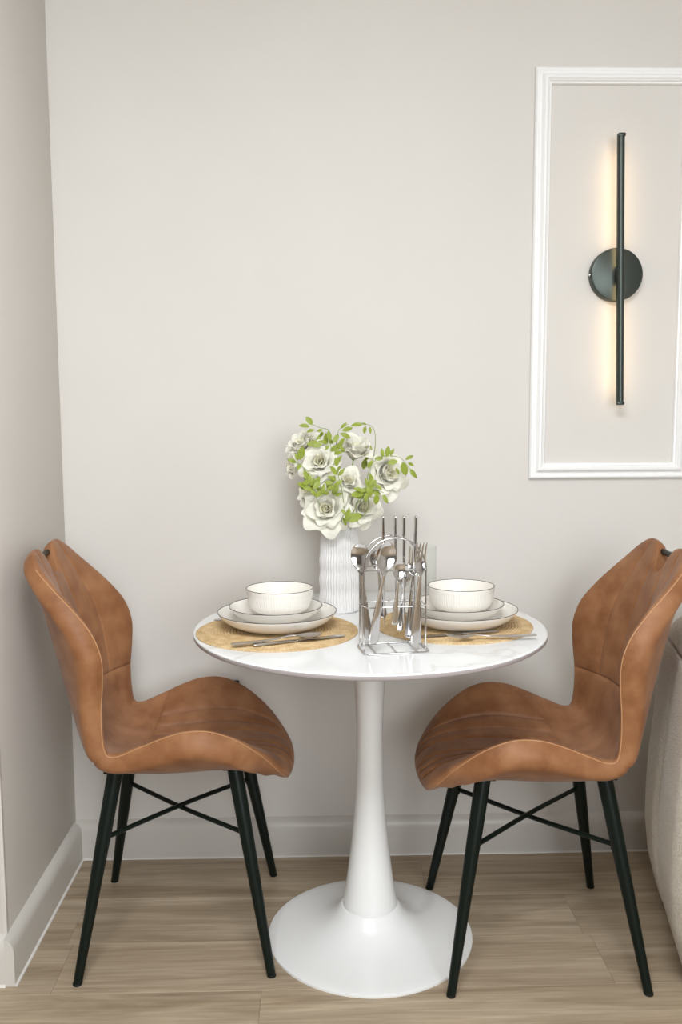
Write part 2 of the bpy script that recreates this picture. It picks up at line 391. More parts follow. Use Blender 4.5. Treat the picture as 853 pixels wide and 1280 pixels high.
def chair_shell():
    e = 0.036
    th = np.linspace(0, math.pi/2, 16)
    s = np.concatenate([e*(1-np.cos(th)), np.linspace(e, 1-e, 270)[1:-1], 1-e*(1-np.cos(th[::-1]))])
    v = np.sin(np.linspace(-1, 1, 241)*math.pi/2)
    S_, V_ = np.meshgrid(s, v, indexing='ij'); A = np.abs(V_)
    umax = np.interp(A, [0, .08, .15, .22, .28, .36, .48, .66, .80, .91, 1.0], [16.05, 16.15, 16.5, 17.1, 17.5, 17.78, 17.95, 18.05, 18.02, 17.8, 17.4])
    k = np.ones(9)/9
    um1 = np.interp(v if False else np.abs(v), [0, .08, .15, .22, .28, .36, .48, .66, .80, .91, 1.0], [16.05, 16.15, 16.5, 17.1, 17.5, 17.78, 17.95, 18.05, 18.02, 17.8, 17.4])
    um1 = np.convolve(np.pad(um1, 4, mode='edge'), k, 'valid'); umax = np.broadcast_to(um1, A.shape)
    U = S_*18.0
    hi = U > 12.0
    U = np.where(hi, 12.0+(U-12.0)*(umax-12.0)/6.0, U)
    K = cubic(KEY, U)
    g = A**2.2
    X = K[..., 0]+(K[..., 2]-K[..., 0])*g; Z = K[..., 1]+(K[..., 3]-K[..., 1])*g; Y = K[..., 4]*V_
    P = np.stack([X, Y, Z], -1)
    du = np.gradient(P, axis=0); dv = np.gradient(P, axis=1)
    N = np.cross(du, dv); N /= np.linalg.norm(N, axis=-1, keepdims=True)+1e-12
    if N[100, 120, 2] < 0: N = -N
    # borders
    a0 = 0.86
    fv = np.clip(1-(np.clip((A-a0)/(1-a0), 0, 1))**2.6, 0, 1)**(1/2.6)
    fe = np.where(S_ < e, np.sqrt(np.clip(1-((e-S_)/e)**2, 0, 1)), np.where(S_ > 1-e, np.sqrt(np.clip(1-((S_-(1-e))/e)**2, 0, 1)), 1))
    f = fv*fe
    W = K[..., 4]
    def groove(d, on, depth=.0038, sg=.0024):
        return on*(depth*np.exp(-(d/sg)**2)+.0022*np.exp(-(d/.011)**2))
    sm = lambda x, a, b: np.clip((x-a)/(b-a), 0, 1)
    G = groove((U-11.0)*.056+0*A, 1.0)
    G += groove((U-6.5-0.15*(1-A))*.056, 1.0)
    on = 1-sm(U, 6.25, 6.5)
    for a in (0.20, 0.41, 0.62): G += groove((A-a)*W, on*sm(U, 0.4, 1.2), .0062, .0034)
    onb = sm(U, 11.0, 11.2)
    G += groove((A-0.60)*W, onb*(1-0.3*sm(U, 16, 18)), .003)
    aB = 0.24-0.05*sm(U, 14, 16.5)
    G += groove((A-aB)*W, sm(U, 11.4, 13.0), .0036)
    hin = .008*f*np.ones_like(A)
    inner = P+N*(hin-G*f)[..., None]
    Go = groove((U-8.9)*.05, sm(A, .55, .75), .003)
    outer = P-N*((K[..., 5]*f)-Go*f)[..., None]
    return U, V_, inner, outer, P
U_, V_, INN, OUT, MID = chair_shell()
def shell_mesh(name, r0, r1):
    n, m = r1-r0, INN.shape[1]
    V = np.concatenate([INN[r0:r1].reshape(-1, 3), OUT[r0:r1].reshape(-1, 3)])
    i, j = np.meshgrid(np.arange(n-1), np.arange(m-1), indexing='ij'); q = (i*m+j).ravel()
    F1 = np.stack([q, q+1, q+m+1, q+m], -1); F2 = F1[:, ::-1]+n*m
    me = bpy.data.meshes.new(name); me.from_pydata(V.tolist(), [], np.concatenate([F1, F2]).tolist())
    bm = bmesh.new(); bm.from_mesh(me); bmesh.ops.remove_doubles(bm, verts=bm.verts, dist=2e-5)
    bmesh.ops.recalc_face_normals(bm, faces=bm.faces)
    bm.to_mesh(me); bm.free()
    me.polygons.foreach_set('use_smooth', [True]*len(me.polygons))
    return me
row_split = int(np.argmin(np.abs(U_[:, 0]-11.0)))
SEAT_ME = shell_mesh('seat', 0, row_split+1); BACK_ME = shell_mesh('backrest', row_split, INN.shape[0])

def make_chair(label, loc, rz):
    t = thing('dining_chair', label, 'chair', loc, rz, 'tan leatherette dining chairs at the round table')
    seat = obj('seat', SEAT_ME, MAT['leather'], t); back = obj('backrest', BACK_ME, MAT['leather'], t)
    for j in (0, -1):
        lo = [Vector(MID[i, j]) for i in range(2, row_split, 3)]; hi = [Vector(MID[i, j]) for i in range(row_split-3, INN.shape[0]-2, 3)]
        obj('piping', tube('piping', lo, 0.0012, 6), MAT['piping'], seat); obj('piping', tube('piping', hi, 0.0012, 6), MAT['piping'], back)
    # steel rod bridging the notch at the top of the back
    obj('back_rod', tube('back_rod', [(-.306, -.085, .913), (-.306, .085, .913)], 0.0068, 16), MAT['black_metal'], back)
    zt = 0.446
    feet = {}
    for sx in (-1, 1):
        for sy in (-1, 1):
            a = Vector((0.132*sx, 0.125*sy, zt)); b = Vector((0.211*sx, 0.219*sy, 0.0))
            feet[(sx, sy)] = (a, b)
            lg = obj('leg', tube('leg', [a, a.lerp(b, .3), a.lerp(b, .99), b], [.0175, .0158, .0098, .009], 24), MAT['black_metal'], t)
            p = a.lerp(b, .992)
            obj('foot_cap', lathe('foot_cap', [(0, .005), (.0098, .005), (.0101, .003), (.0097, 0), (0, 0)], 20), MAT['rubber'], lg, (b.x, b.y, 0.0))
            obj('mounting_plate', bm_mesh('mounting_plate', box_bm(a.x-.024, a.x+.024, a.y-.018, a.y+.018, zt-.004, zt+.002, .001)), MAT['black_metal'], lg)
    zb = 0.30
    for k, (s1, s2) in enumerate([((-1, 1), (1, -1)), ((1, 1), (-1, -1))]):
        ends = []
        for s in (s1, s2):
            a, b = feet[s]; f = (zt-zb)/zt; ends.append(a.lerp(b, f))
        dz = Vector((0, 0, 0.0045*(1 if k else -1)))
        mid = (ends[0]+ends[1])/2+dz
        r = obj('cross_brace', tube('cross_brace', spline([ends[0], mid, ends[1]], 15), 0.0056, 10), MAT['black_metal'], t)
        for q, s in zip(ends, (s1, s2)):
            d = (mid-q).normalized()
            obj('bolt', tube('bolt', [q+d*.012-Vector((0, 0, .0105)), q+d*.012-Vector((0, 0, .004))], 0.0055, 10), MAT['black_metal'], r)
    for sx in (-1, 1): obj('seat_rail', tube('seat_rail', [(.132*sx, -.125, zt-.002), (.132*sx, .125, zt-.002)], .007, 10), MAT['black_metal'], t)
    return t
chair = make_chair('tan leatherette dining chair with black legs, left of the table by the corner', (-0.334, 2.075, 0), math.radians(2.3))
dup(chair, (0.486, 1.999, 0), math.pi+math.radians(-1.0), 'tan leatherette dining chair with black legs, right of the table beside the cream sofa')

# ------------------------------------------------------------------ sofa (its near end)
def make_sofa():
    t = thing('sofa', 'cream boucle upholstered sofa end, behind the right tan chair', 'sofa', (1.2, 2.0, 0))
    zs = np.concatenate([np.linspace(0.012, 0.68, 46), [0.683, 0.6855, 0.688], np.linspace(0.692, 0.80, 22)])
    bz = lambda z: np.interp(z, [0, .03, .08, .15, .24, .32, .40, .55, .62, .68, .72, .745, .765, .78, .80], [.02, .004, -.012, -.030, -.040, -.040, -.036, -.022, -.014, -.004, .010, .03, .06, .10, .17])
    rings = []
    for z in zs:
        o = float(bz(z))
        if abs(z-.6855) < .0006: o += .009
        elif abs(z-.6855) < .004: o += .004
        ring = []
        # left side, from rear to front, then front corner, front, right, rear
        Y0, Y1 = 1.64+max(o, -.06), 2.20-max(o, 0)
        rad = .16; pts = []
        def xl(y):
            crease = .42*math.exp(-((y-1.985)/.022)**2)
            return .783+.22*(y-1.84)+(o*(1-crease) if o < 0 else o)
        for y in np.linspace(Y1-.11, Y0+rad, 60): pts.append((xl(y), y))
        x0 = xl(Y0+rad)
        for a in np.linspace(0, math.pi/2, 14)[1:]: pts.append((x0+rad*(1-math.cos(a)), Y0+rad-rad*math.sin(a)))
        for x in np.linspace(x0+rad, 1.75-max(o, 0), 8)[1:]: pts.append((x, Y0))
        for y in np.linspace(Y0, Y1, 8)[1:]: pts.append((1.75-max(o, 0), y))
        xr = xl(Y1-.11)
        for x in np.linspace(1.75-max(o, 0), xr+.11, 8)[1:]: pts.append((x, Y1))
        for a in np.linspace(0, math.pi/2, 12)[1:-1]: pts.append((xr+.11-.11*math.sin(a), Y1-.11+.11*math.cos(a)))
        rings.append([(x-1.2, y-2.0, z) for x, y in pts])
    n = len(rings[0])
    def part(name, r0, r1, capb, capt):
        V = [p for r in rings[r0:r1] for p in r]; Fc = []
        for i in range(r1-r0-1):
            for k in range(n): Fc.append((i*n+k, i*n+(k+1) % n, (i+1)*n+(k+1) % n, (i+1)*n+k))
        if capb: Fc.append(tuple(range(n))[::-1])
        if capt: Fc.append(tuple(range((r1-r0-1)*n, (r1-r0)*n)))
        bm = bmesh.new(); bv = [bm.verts.new(v) for v in V]
        for f in Fc: bm.faces.new([bv[q] for q in f])
        return obj(name, bm_mesh(name, bm, sharp=1.3), MAT['boucle'], t)
    k = int(np.argmin(np.abs(zs-.6855)))
    part('sofa_body', 0, k+1, True, False); part('sofa_top_cushion', k, len(zs), False, True)
    for x, y in ((-.25, -.2), (-.2, .08), (.45, -.2), (.45, .08)):
        obj('leg', lathe('sofa_foot', [(0, .014), (.03, .014), (.026, 0), (0, 0)], 20), MAT['rubber'], t, (x, y, 0))
make_sofa()

# ------------------------------------------------------------------ wall lamp
def wall_lamp():
    LX, LZ = 0.788, 1.596
    t = thing('wall_lamp', 'slim black vertical bar wall lamp with round backplate and warm glow', 'lamp', (LX, WY, LZ))
    disc = lathe('backplate', [(0, .026), (.064, .026), (.0675, .0245), (.069, .021), (.069, 0), (0, 0)], 96)
    R90 = (math.pi/2, 0, 0)
    bp = obj('backplate', disc, MAT['lamp_metal'], t, (0, 0, 0), R90)
    sc = obj('screw', lathe('screw', [(0, .003), (.0035, .002), (.004, 0), (0, 0)], 12), MAT['chrome'], bp, (-.069, 0.0, .012), (0, -math.pi/2, 0))
    obj('bracket', bm_mesh('bracket', box_bm(-.006, .006, -.046, -.026, -.02, .02, .001)), MAT['lamp_metal'], t)
    z0, z1 = -.3275, .3525
    yb = -.052
    # half-round extruded bar; open side with the LED strip faces the wall
    bm = bmesh.new(); prof = []
    for a in np.linspace(math.pi, 2*math.pi, 15): prof.append((.009*math.cos(a), yb+.0085*math.sin(a)))
    prof += [(.009, yb+.007), (.0075, yb+.007), (.0075, yb+.003), (-.0075, yb+.003), (-.0075, yb+.007), (-.009, yb+.007)]
    A = [bm.verts.new((x, y, z0)) for x, y in prof]; B = [bm.verts.new((x, y, z1)) for x, y in prof]; n = len(prof)
    for i in range(n): bm.faces.new((A[i], A[(i+1) % n], B[(i+1) % n], B[i]))
    bm.faces.new(A[::-1]); bm.faces.new(B)
    bar = obj('light_bar', bm_mesh('light_bar', bm, sharp=0.5), MAT['lamp_metal'], t, (0, 0, -.009), (0, -.0237, 0))
    for (a, b) in ((z0-.006, z0+.004), (z1-.004, z1+.006)):
        obj('end_cap', bm_mesh('end_cap', box_bm(-.0098, .0098, yb-.0095, yb+.0078, a, b, .003)), MAT['lamp_metal'], bar)
    obj('led_strip', bm_mesh('led_strip', box_bm(-.007, .007, yb+.0032, yb+.0085, z0+.02, -.022), smooth=False), MAT['led'], bar)
    obj('led_strip', bm_mesh('led_strip', box_bm(-.007, .007, yb+.0032, yb+.0085, .022, z1-.02), smooth=False), MAT['led'], bar)
wall_lamp()

# ------------------------------------------------------------------ wall socket
t = thing('wall_socket', 'black electrical socket plate low on the wall behind the left tan chair', 'socket', (-0.269, WY, 0.461))
obj('socket_plate', bm_mesh('socket_plate', box_bm(-.043, .043, -.009, 0, -.043, .043, .003)), MAT['rubber'], t)
for x in (0.0,): obj('socket_face', bm_mesh('socket_face', box_bm(x-.026, x+.026, -.0105, -.008, -.03, .03, .001)), MAT['black_metal'], t)

# ------------------------------------------------------------------ place settings
def placemat_mesh():
    R, n = 0.180, 26
    prof = [(0, 0.0)]
    dr = R/n
    for k in range(n):
        r0 = k*dr
        for q in range(5):
            f = (q+0.5)/5; prof.append((r0+dr*f, 0.0016+0.0026*math.sin(math.pi*f)))
    prof += [(R, .0026), (R+.0005, .0012), (R, 0), (0, 0)]
    return lathe('placemat', prof, 128, sharp=3.0)
PM = placemat_mesh()
tag(obj('placemat', PM, MAT['straw'], None, (-0.097, 1.968, TZ)), 'round woven straw placemat under the left plate stack', 'placemat', 'straw placemats on the table')
tag(obj('placemat', PM, MAT['straw'], None, (0.303, 2.012, TZ), (0, 0, 1.1)), 'round woven straw placemat under the right plate stack', 'placemat', 'straw placemats on the table')
MATZ = TZ+0.0042

def dish(prof_out, prof_in, n, depth, zlo, zhi):
    """outer profile with flutes between zlo and zhi, then the inner profile"""
    No = len(prof_out)
    def mod(r, z, t):
        return r
    pr = prof_out+prof_in
    seg = 288
    V = []; N_ = len(pr)
    for i in range(seg):
        t = 2*math.pi*i/seg
        for k, (r, z) in enumerate(pr):
            rr = r
            if depth and k < No and zlo < z < zhi:
                e = min(1, (z-zlo)/.006, (zhi-z)/.006); rr = r-depth*e*(0.5-0.5*math.cos(n*t))
            V.append((rr*math.cos(t), rr*math.sin(t), z))
    bm = bmesh.new(); bv = [bm.verts.new(v) for v in V]
    for i in range(seg):
        j = (i+1) % seg
        for k in range(N_-1): bm.faces.new((bv[i*N_+k], bv[j*N_+k], bv[j*N_+k+1], bv[i*N_+k+1]))
    bmesh.ops.remove_doubles(bm, verts=bm.verts, dist=1e-6)
    return bm_mesh('dish', bm, sharp=1.2)
# profiles relative to each piece's own base
def sub(pts, n): return [(p.x, p.z) for p in spline([(r, 0, z) for r, z in pts], n)]
P_BIG = dish([(0, 0), (.074, 0)]+sub([(.078, .0005), (.098, .007), (.118, .018), (.130, .030), (.1345, .0370)], 14), sub([(.1325, .0370), (.127, .030), (.115, .0195), (.096, .0095), (.076, .005)], 12)+[(0, .0045)], 72, .0, .004, .033)
P_MID = dish([(0, 0), (.062, 0)]+sub([(.066, .0005), (.082, .006), (.095, .016), (.1025, .025), (.1055, .0295)], 12), sub([(.1037, .0295), (.100, .025), (.092, .017), (.080, .0095), (.064, .006)], 10)+[(0, .0055)], 60, .0, .004, .028)
P_BOWL = dish([(0, 0), (.040, 0), (.041, .003)]+sub([(.044, .0035), (.060, .009), (.069, .020), (.0730, .035), (.0750, .048), (.0762, .0585)], 26), sub([(.0744, .0585), (.0730, .046), (.0705, .034), (.0660, .022), (.056, .011), (.038, .0065)], 14)+[(0, .006)], 80, .0014, .008, .052)
def rimmed(name, me, R, h, loc, label, cat, group, rz=0.0):
    t = thing(name, label, cat, loc, rz, group)
    obj('dish_body', me, MAT['ceramic'], t)
    obj('painted_rim', tube('painted_rim', ring_path(R, h, 144), 0.0009, 8, True), MAT['rim'], t)
    return t
for side, (cx, cy) in (('left', (-0.098, 1.995)), ('right', (0.314, 2.004))):
    rimmed('dinner_plate', P_BIG, .1335, .0371, (cx, cy, MATZ), f'large white plate with thin dark rim, bottom of the {side} stack', 'plate', 'large dark-rimmed plates')
    rimmed('side_plate', P_MID, .1046, .0297, (cx-.003, cy, MATZ+.0195), f'smaller white plate with thin dark rim, middle of the {side} stack', 'plate', 'small dark-rimmed plates', .4)
    rimmed('bowl', P_BOWL, .0753, .0587, (cx+.006, cy+.004, MATZ+.0300), f'fluted white bowl with dark rim, on top of the {side} plate stack', 'bowl', 'fluted bowls', .2)

# ------------------------------------------------------------------ cutlery
def ribbon(stations, nseg=14):
    """stations: (x, half width, z, thickness, dish) -> closed lens-shaped bar"""
    st = [tuple(p) for p in stations]
    bm = bmesh.new(); rings = []
    for (x, hw, z, th, d) in st:
        ring = []
        for k in range(nseg):
            a = 2*math.pi*k/nseg; c, s = math.cos(a), math.sin(a)
            y = hw*math.copysign(abs(c)**0.75, c)
            ring.append(bm.verts.new((x, y, z+th/2*math.copysign(abs(s)**0.8, s)-d*(1-(y/max(hw, 1e-6))**2))))
        rings.append(ring)
    for A, B in zip(rings, rings[1:]):
        for k in range(nseg): bm.faces.new((A[k], A[(k+1) % nseg], B[(k+1) % nseg], B[k]))
    bm.faces.new(rings[0][::-1]); bm.faces.new(rings[-1])
    return bm
def resample(st, n):
    a = np.array(st, float); u = np.linspace(0, len(a)-1, n); r = cubic(a, u)
    r[:, 1] = np.maximum(r[:, 1], 0.0004); r[:, 3] = np.maximum(r[:, 3], 0.0006); return r
HANDLE = [(0, .003, 0, .0015, 0), (.003, .0085, 0, .002, 0), (.012, .0108, 0, .0024, 0), (.035, .0095, 0, .0027, 0), (.07, .0068, .001, .003, 0), (.10, .0046, .003, .0032, 0), (.122, .0034, .006, .0034, 0), (.134, .0032, .0075, .0034, 0)]
BOWL = [(.134, .0032, .0075, .0034, 0), (.142, .0075, .007, .002, .001), (.152, .0145, .006, .0016, .004), (.165, .0195, .0055, .0014, .006), (.178, .0198, .0055, .0014, .006), (.188, .0165, .006, .0014, .0045), (.196, .009, .0065, .0014, .0015), (.199, .002, .007, .0012, 0)]
HEAD = [(.134, .0032, .0075, .0034, 0), (.141, .007, .0070, .0022, .0008), (.149, .0115, .006, .0018, .002), (.157, .0122, .005, .0018, .0025), (.163, .0120, .0045, .0018, .0022)]
M_HANDLE = bm_mesh('handle', ribbon(resample(HANDLE, 30)))
M_BOWL = bm_mesh('spoon_bowl', ribbon(resample(BOWL, 30), 22))
def fork_head():
    bm = ribbon(resample(HEAD, 12), 18)
    for y in (-.0097, -.0033, .0033, .0097):
        b2 = ribbon([(.161, .0022, .0035+abs(y)*.12, .0017, 0), (.176, .0019, .0050+abs(y)*.1, .0016, 0), (.192, .0014, .0095, .0014, 0), (.200, .0006, .0125, .001, 0)], 8)
        for v in b2.verts: v.co.y += y
        me = bpy.data.meshes.new('t'); b2.to_mesh(me); b2.free(); bm.from_mesh(me); bpy.data.meshes.remove(me)
    return bm_mesh('fork_head', bm)
M_FORK = fork_head()
M_KHANDLE = bm_mesh('knife_handle', ribbon(resample([(0, .0035, 0, .003, 0), (.003, .0075, 0, .0055, 0), (.02, .0082, 0, .0064, 0), (.06, .0072, 0, .006, 0), (.095, .0068, 0, .0052, 0), (.104, .006, 0, .004, 0)], 24)))
M_BLADE = bm_mesh('knife_blade', ribbon(resample([(.102, .0055, 0, .003, 0), (.115, .0088, 0, .002, 0), (.16, .0098, 0, .0017, 0), (.20, .0096, 0, .0015, 0), (.218, .0068, 0, .0012, 0), (.226, .002, 0, .001, 0)], 24)))
KIND = {'spoon': (('handle', M_HANDLE), ('spoon_bowl', M_BOWL)), 'teaspoon': (('handle', M_HANDLE), ('spoon_bowl', M_BOWL)),
        'fork': (('handle', M_HANDLE), ('fork_head', M_FORK)), 'knife': (('handle', M_KHANDLE), ('blade', M_BLADE))}
def cutlery(kind, matrix, label, group, m, scale=1.0):
    t = thing(kind, label, kind, group=group)
    t.matrix_world = matrix @ Matrix.Scale(scale, 4)
    for n, me in KIND[kind]:
        o = obj(n, me, None, t)
        if len(me.materials) == 0: me.materials.append(m)
        o.material_slots[0].link = 'OBJECT'; o.material_slots[0].material = m
    return t
def frame(origin, xdir, zdir):
    x = Vector(xdir).normalized(); z = Vector(zdir); z = (z-x*z.dot(x)).normalized(); y = z.cross(x)
    Mx = Matrix((x, y, z)).transposed().to_4x4(); Mx.translation = Vector(origin); return Mx
def lay(kind, tail, head, z, label, group, scale=1.0, roll=0.0, lift=0.0):
    a = at_z(*tail, z); b = at_z(*head, z); b = b+Vector((0, 0, lift))
    return cutlery(kind, frame(a, b-a, Vector((0, 0, 1))), label, group, MAT['steel'], scale)
g1 = 'cutlery laid on the straw placemats'
lay('knife', (316, 806.5), (421, 795), MATZ+.0034, 'steel knife lying on the left placemat, nearest its front edge', g1, .92)
lay('spoon', (289, 805), (399, 795.5), MATZ+.0075, 'steel spoon lying across the knife on the left placemat', g1, .98, lift=.0)
lay('fork', (268, 775), (330, 768), MATZ+.0013, 'steel fork tucked behind the left plate stack, handle end showing', g1, .9)
lay('fork', (671, 793), (562, 797.5), MATZ+.0072, 'steel fork lying on the right placemat, tines to the left', g1, 1.0, lift=-.004)
lay('knife', (623, 788.5), (537, 794.5), MATZ+.0034, 'steel knife lying under the fork on the right placemat', g1, .82)

# ------------------------------------------------------------------ cutlery caddy
CX, CY, CR = 0.1475, 1.806, math.radians(8.5)
cd = thing('cutlery_caddy', 'chrome wire cutlery caddy with arched frame standing on the table', 'caddy', (CX, CY, TZ), CR)
wr = 0.0020
def rounded_rect(hx, hy, z, r=.012):
    pts = []
    for sx, sy, a0 in ((1, 1, 0), (-1, 1, 90), (-1, -1, 180), (1, -1, 270)):
        for a in np.linspace(a0, a0+90, 6):
            pts.append(Vector((sx*(hx-r)+r*math.cos(math.radians(a)), sy*(hy-r)+r*math.sin(math.radians(a)), z)))
    return pts
obj('base_wire', tube('base_wire', rounded_rect(.067, .043, wr), wr, 8, True), MAT['chrome'], cd)
zA, hx = 0.169, .0645
for y in (-.020, .020):
    path = [Vector((-hx, y, wr))]+[Vector((-hx, y, z)) for z in np.linspace(.03, zA, 6)]
    path += [Vector((-hx*math.cos(a), y, zA+.064*math.sin(a))) for a in np.linspace(0, math.pi, 30)[1:-1]]
    path += [Vector((hx, y, z)) for z in np.linspace(zA, .03, 6)]+[Vector((hx, y, wr))]
    obj('arch_wire', tube('arch_wire', path, wr, 8), MAT['chrome'], cd)
for z in (.094, zA):
    for y in (-.030, .030):
        path = [Vector((-hx, y*.67, z)), Vector((-hx+.004, y, z)), Vector((hx-.004, y, z)), Vector((hx, y*.67, z))]
        obj('rail_wire', tube('rail_wire', path, .0016, 8), MAT['chrome'], cd)
    for x in (-hx, hx): obj('tie_wire', tube('tie_wire', [(x, -.020, z), (x, .020, z)], .0016, 8), MAT['chrome'], cd)
for k in (-1, 0, 1): obj('base_rung', tube('base_rung', [(hx*.66*k, -.043, wr), (hx*.66*k, .043, wr)], .0014, 8), MAT['chrome'], cd)
g2 = 'cutlery hanging in the chrome caddy'
def hang(kind, low, high, Y0, Y1, face, label, scale):
    a = at_y(*low, Y0); b = at_y(*high, Y1)
    return cutlery(kind, frame(a, b-a, face), label, g2, MAT['chrome'], scale)
fr = Vector((math.sin(CR), -math.cos(CR), 0))
hang('spoon', (466.5, 805), (482, 688), 1.766, 1.762, fr+Vector((.25, 0, 0)), 'large spoon at the front of the chrome caddy, handle lowest', 1.06)
hang('spoon', (459.5, 799), (450.5, 679), 1.800, 1.806, fr+Vector((-.5, 0, .1)), 'large spoon leaning at the left end of the chrome caddy', 1.0)
hang('spoon', (480, 772), (471, 700), 1.845, 1.852, fr, 'spoon hanging at the back of the chrome caddy behind the front spoon', .72)
hang('teaspoon', (493.5, 781), (499, 699), 1.772, 1.768, fr+Vector((.15, 0, 0)), 'small teaspoon hanging at the middle front of the chrome caddy', .66)
hang('teaspoon', (500, 789), (508, 705), 1.848, 1.850, -fr, 'small teaspoon hanging at the back of the chrome caddy', .66)
hang('fork', (519.5, 806), (524.5, 682), 1.776, 1.774, fr+Vector((.2, 0, 0)), 'fork at the right end of the chrome caddy, handle lowest', 1.06)
hang('fork', (512.5, 798), (518.5, 679), 1.838, 1.842, fr+Vector((-.2, 0, 0)), 'fork hanging behind the right front fork of the chrome caddy', .98)
side_v = Vector((math.cos(CR), math.sin(CR), 0))
for i, (px, tilt) in enumerate(((479, 2), (494.2, 0), (505, 0), (520, -4))):
    a = at_y(px, 644.5, 1.806); b = at_y(px+tilt, 789, 1.806)
    cutlery('knife', frame(a, b-a, side_v), ('leftmost', 'second from left', 'third from left', 'rightmost')[i]+' of four knives standing handle-up in the chrome caddy', g2, MAT['chrome'], 1.0)

# ------------------------------------------------------------------ glass tumbler behind the caddy
gm = lathe('tumbler', [(0, 0), (.0325, 0), (.0338, .0015), (.0352, .157), (.0347, .1578), (.0342, .157), (.0328, .006), (.0315, .0045), (0, .0045)], 64, sharp=0.9)
tag(obj('tumbler', gm, MAT['glass'], None, (0.2525, 2.19, TZ)), 'tall clear glass tumbler behind the caddy and the right bowl', 'glass')

# ------------------------------------------------------------------ vase and flowers
VX, VY = 0.047, 2.185
vp = sub([(.0455, 0), (.0500, .004), (.0508, .03), (.0485, .052), (.0508, .076), (.0480, .100), (.0500, .124), (.0475, .146), (.0485, .165), (.0455, .186), (.0405, .203), (.0365, .214), (.0355, .219)], 70)
vi = sub([(.0325, .219), (.0335, .212), (.042, .18), (.044, .10), (.044, .02)], 16)
def vmesh():
    pr = [(0, 0)]+vp+vi+[(0, .008)]; seg = 336; No = len(vp)+1; V = []
    for i in range(seg):
        t = 2*math.pi*i/seg
        for k, (r, z) in enumerate(pr):
            e = max(0, min(1, z/.008, (.219-z)/.008)) if 0 < k < No else 0
            rr = r-.0019*e*(.5-.5*math.cos(44*t)); V.append((rr*math.cos(t), rr*math.sin(t), z))
    bm = bmesh.new(); bv = [bm.verts.new(v) for v in V]; N_ = len(pr)
    for i in range(seg):
        j = (i+1) % seg
        for k in range(N_-1): bm.faces.new((bv[i*N_+k], bv[j*N_+k], bv[j*N_+k+1], bv[i*N_+k+1]))
    bmesh.ops.remove_doubles(bm, verts=bm.verts, dist=1e-6); return bm_mesh('vase', bm, sharp=1.3)
tag(obj('vase', vmesh(), MAT['vase'], None, (VX, VY, TZ)), 'white ribbed ceramic vase holding the white roses', 'vase')

def sheet(fn, nu, nv, th):
    """thin closed sheet from fn(u, v) -> Vector, u in 0..1, v in -1..1"""
    G = [[fn(i/(nu-1), -1+2*j/(nv-1)) for j in range(nv)] for i in range(nu)]
    A = np.array([[tuple(p) for p in r] for r in G]); du = np.gradient(A, axis=0); dv = np.gradient(A, axis=1)
    n = np.cross(du, dv); n /= np.linalg.norm(n, axis=-1, keepdims=True)+1e-12
    V = np.concatenate([(A+n*th/2).reshape(-1, 3), (A-n*th/2).reshape(-1, 3)]).tolist(); o = nu*nv; Fc = []
    for i in range(nu-1):
        for j in range(nv-1):
            q = i*nv+j; Fc.append((q, q+1, q+nv+1, q+nv)); Fc.append((o+q+nv, o+q+nv+1, o+q+1, o+q))
    bd = [j for j in range(nv)]+[i*nv+nv-1 for i in range(1, nu)]+[(nu-1)*nv+j for j in range(nv-2, -1, -1)]+[i*nv for i in range(nu-2, 0, -1)]
    for a, b in zip(bd, bd[1:]+bd[:1]): Fc.append((a, o+a, o+b, b))
    bm = bmesh.new(); bv = [bm.verts.new(v) for v in V]
    for f in Fc:
        try: bm.faces.new([bv[q] for q in f])
        except ValueError: pass
    bmesh.ops.remove_doubles(bm, verts=bm.verts, dist=1e-6)
    return bm
# a petal starts at the flower's base (origin), rises along +z, opens towards +x; unit flower: radius about 1
def petal_fn(open_, width, height, curl, wave, ph):
    def fn(u, v):
        wd = width*(math.sin(min(1, u*1.15+.12)*math.pi*.5)**0.8)*(1-.42*max(0, (u-.62)/.38)**2.2)
        h = height*u
        r = open_*(1-(1-u)**2)*0.95+0.05
        if u > .68: r += curl*((u-.68)/.32)**2; h -= curl*.55*((u-.68)/.32)**2
        r += wave*math.sin(3.2*v+ph)*u*u; h += wave*.8*math.cos(4.1*v+ph*1.7)*u*u
        ang = v*wd/max(.22, r*.55+.16)
        ang = max(-1.5, min(1.5, ang))
        k = max(.22, r*.55+.16)
        x = r-k*(1-math.cos(ang)); y = k*math.sin(ang)
        return Vector((x, y, h-.10*v*v*u))
    return fn
def pmesh(n, *a): return bm_mesh(n, sheet(petal_fn(*a), 9, 9, .010), sharp=1.4)
PET = {'core': [pmesh('petal', .06, .34, .74, .03, .03, k*1.3) for k in range(2)],
       'inner': [pmesh('petal', .20, .46, .80, .06, .05, k*1.6+.9) for k in range(2)],
       'mid': [pmesh('petal', .36, .62, .82, .12, .07, k*1.9+.3) for k in range(2)],
       'wide': [pmesh('petal', .64, .86, .76, .20, .10, k*2.1+.8) for k in range(3)],
       'open': [pmesh('petal', .92, 1.0, .52, .28, .13, k*1.1+2.) for k in range(3)],
       'tall': [pmesh('petal', .48, .80, 1.12, .16, .10, k*1.4+.5) for k in range(3)]}
CAL = lathe('calyx', [(0, -.16), (.10, -.12), (.17, -.02), (.20, .06), (.13, .10), (0, .10)], 16)
g3 = 'white roses in the ribbed vase'
MOUTH = Vector((VX, VY, TZ+.19))
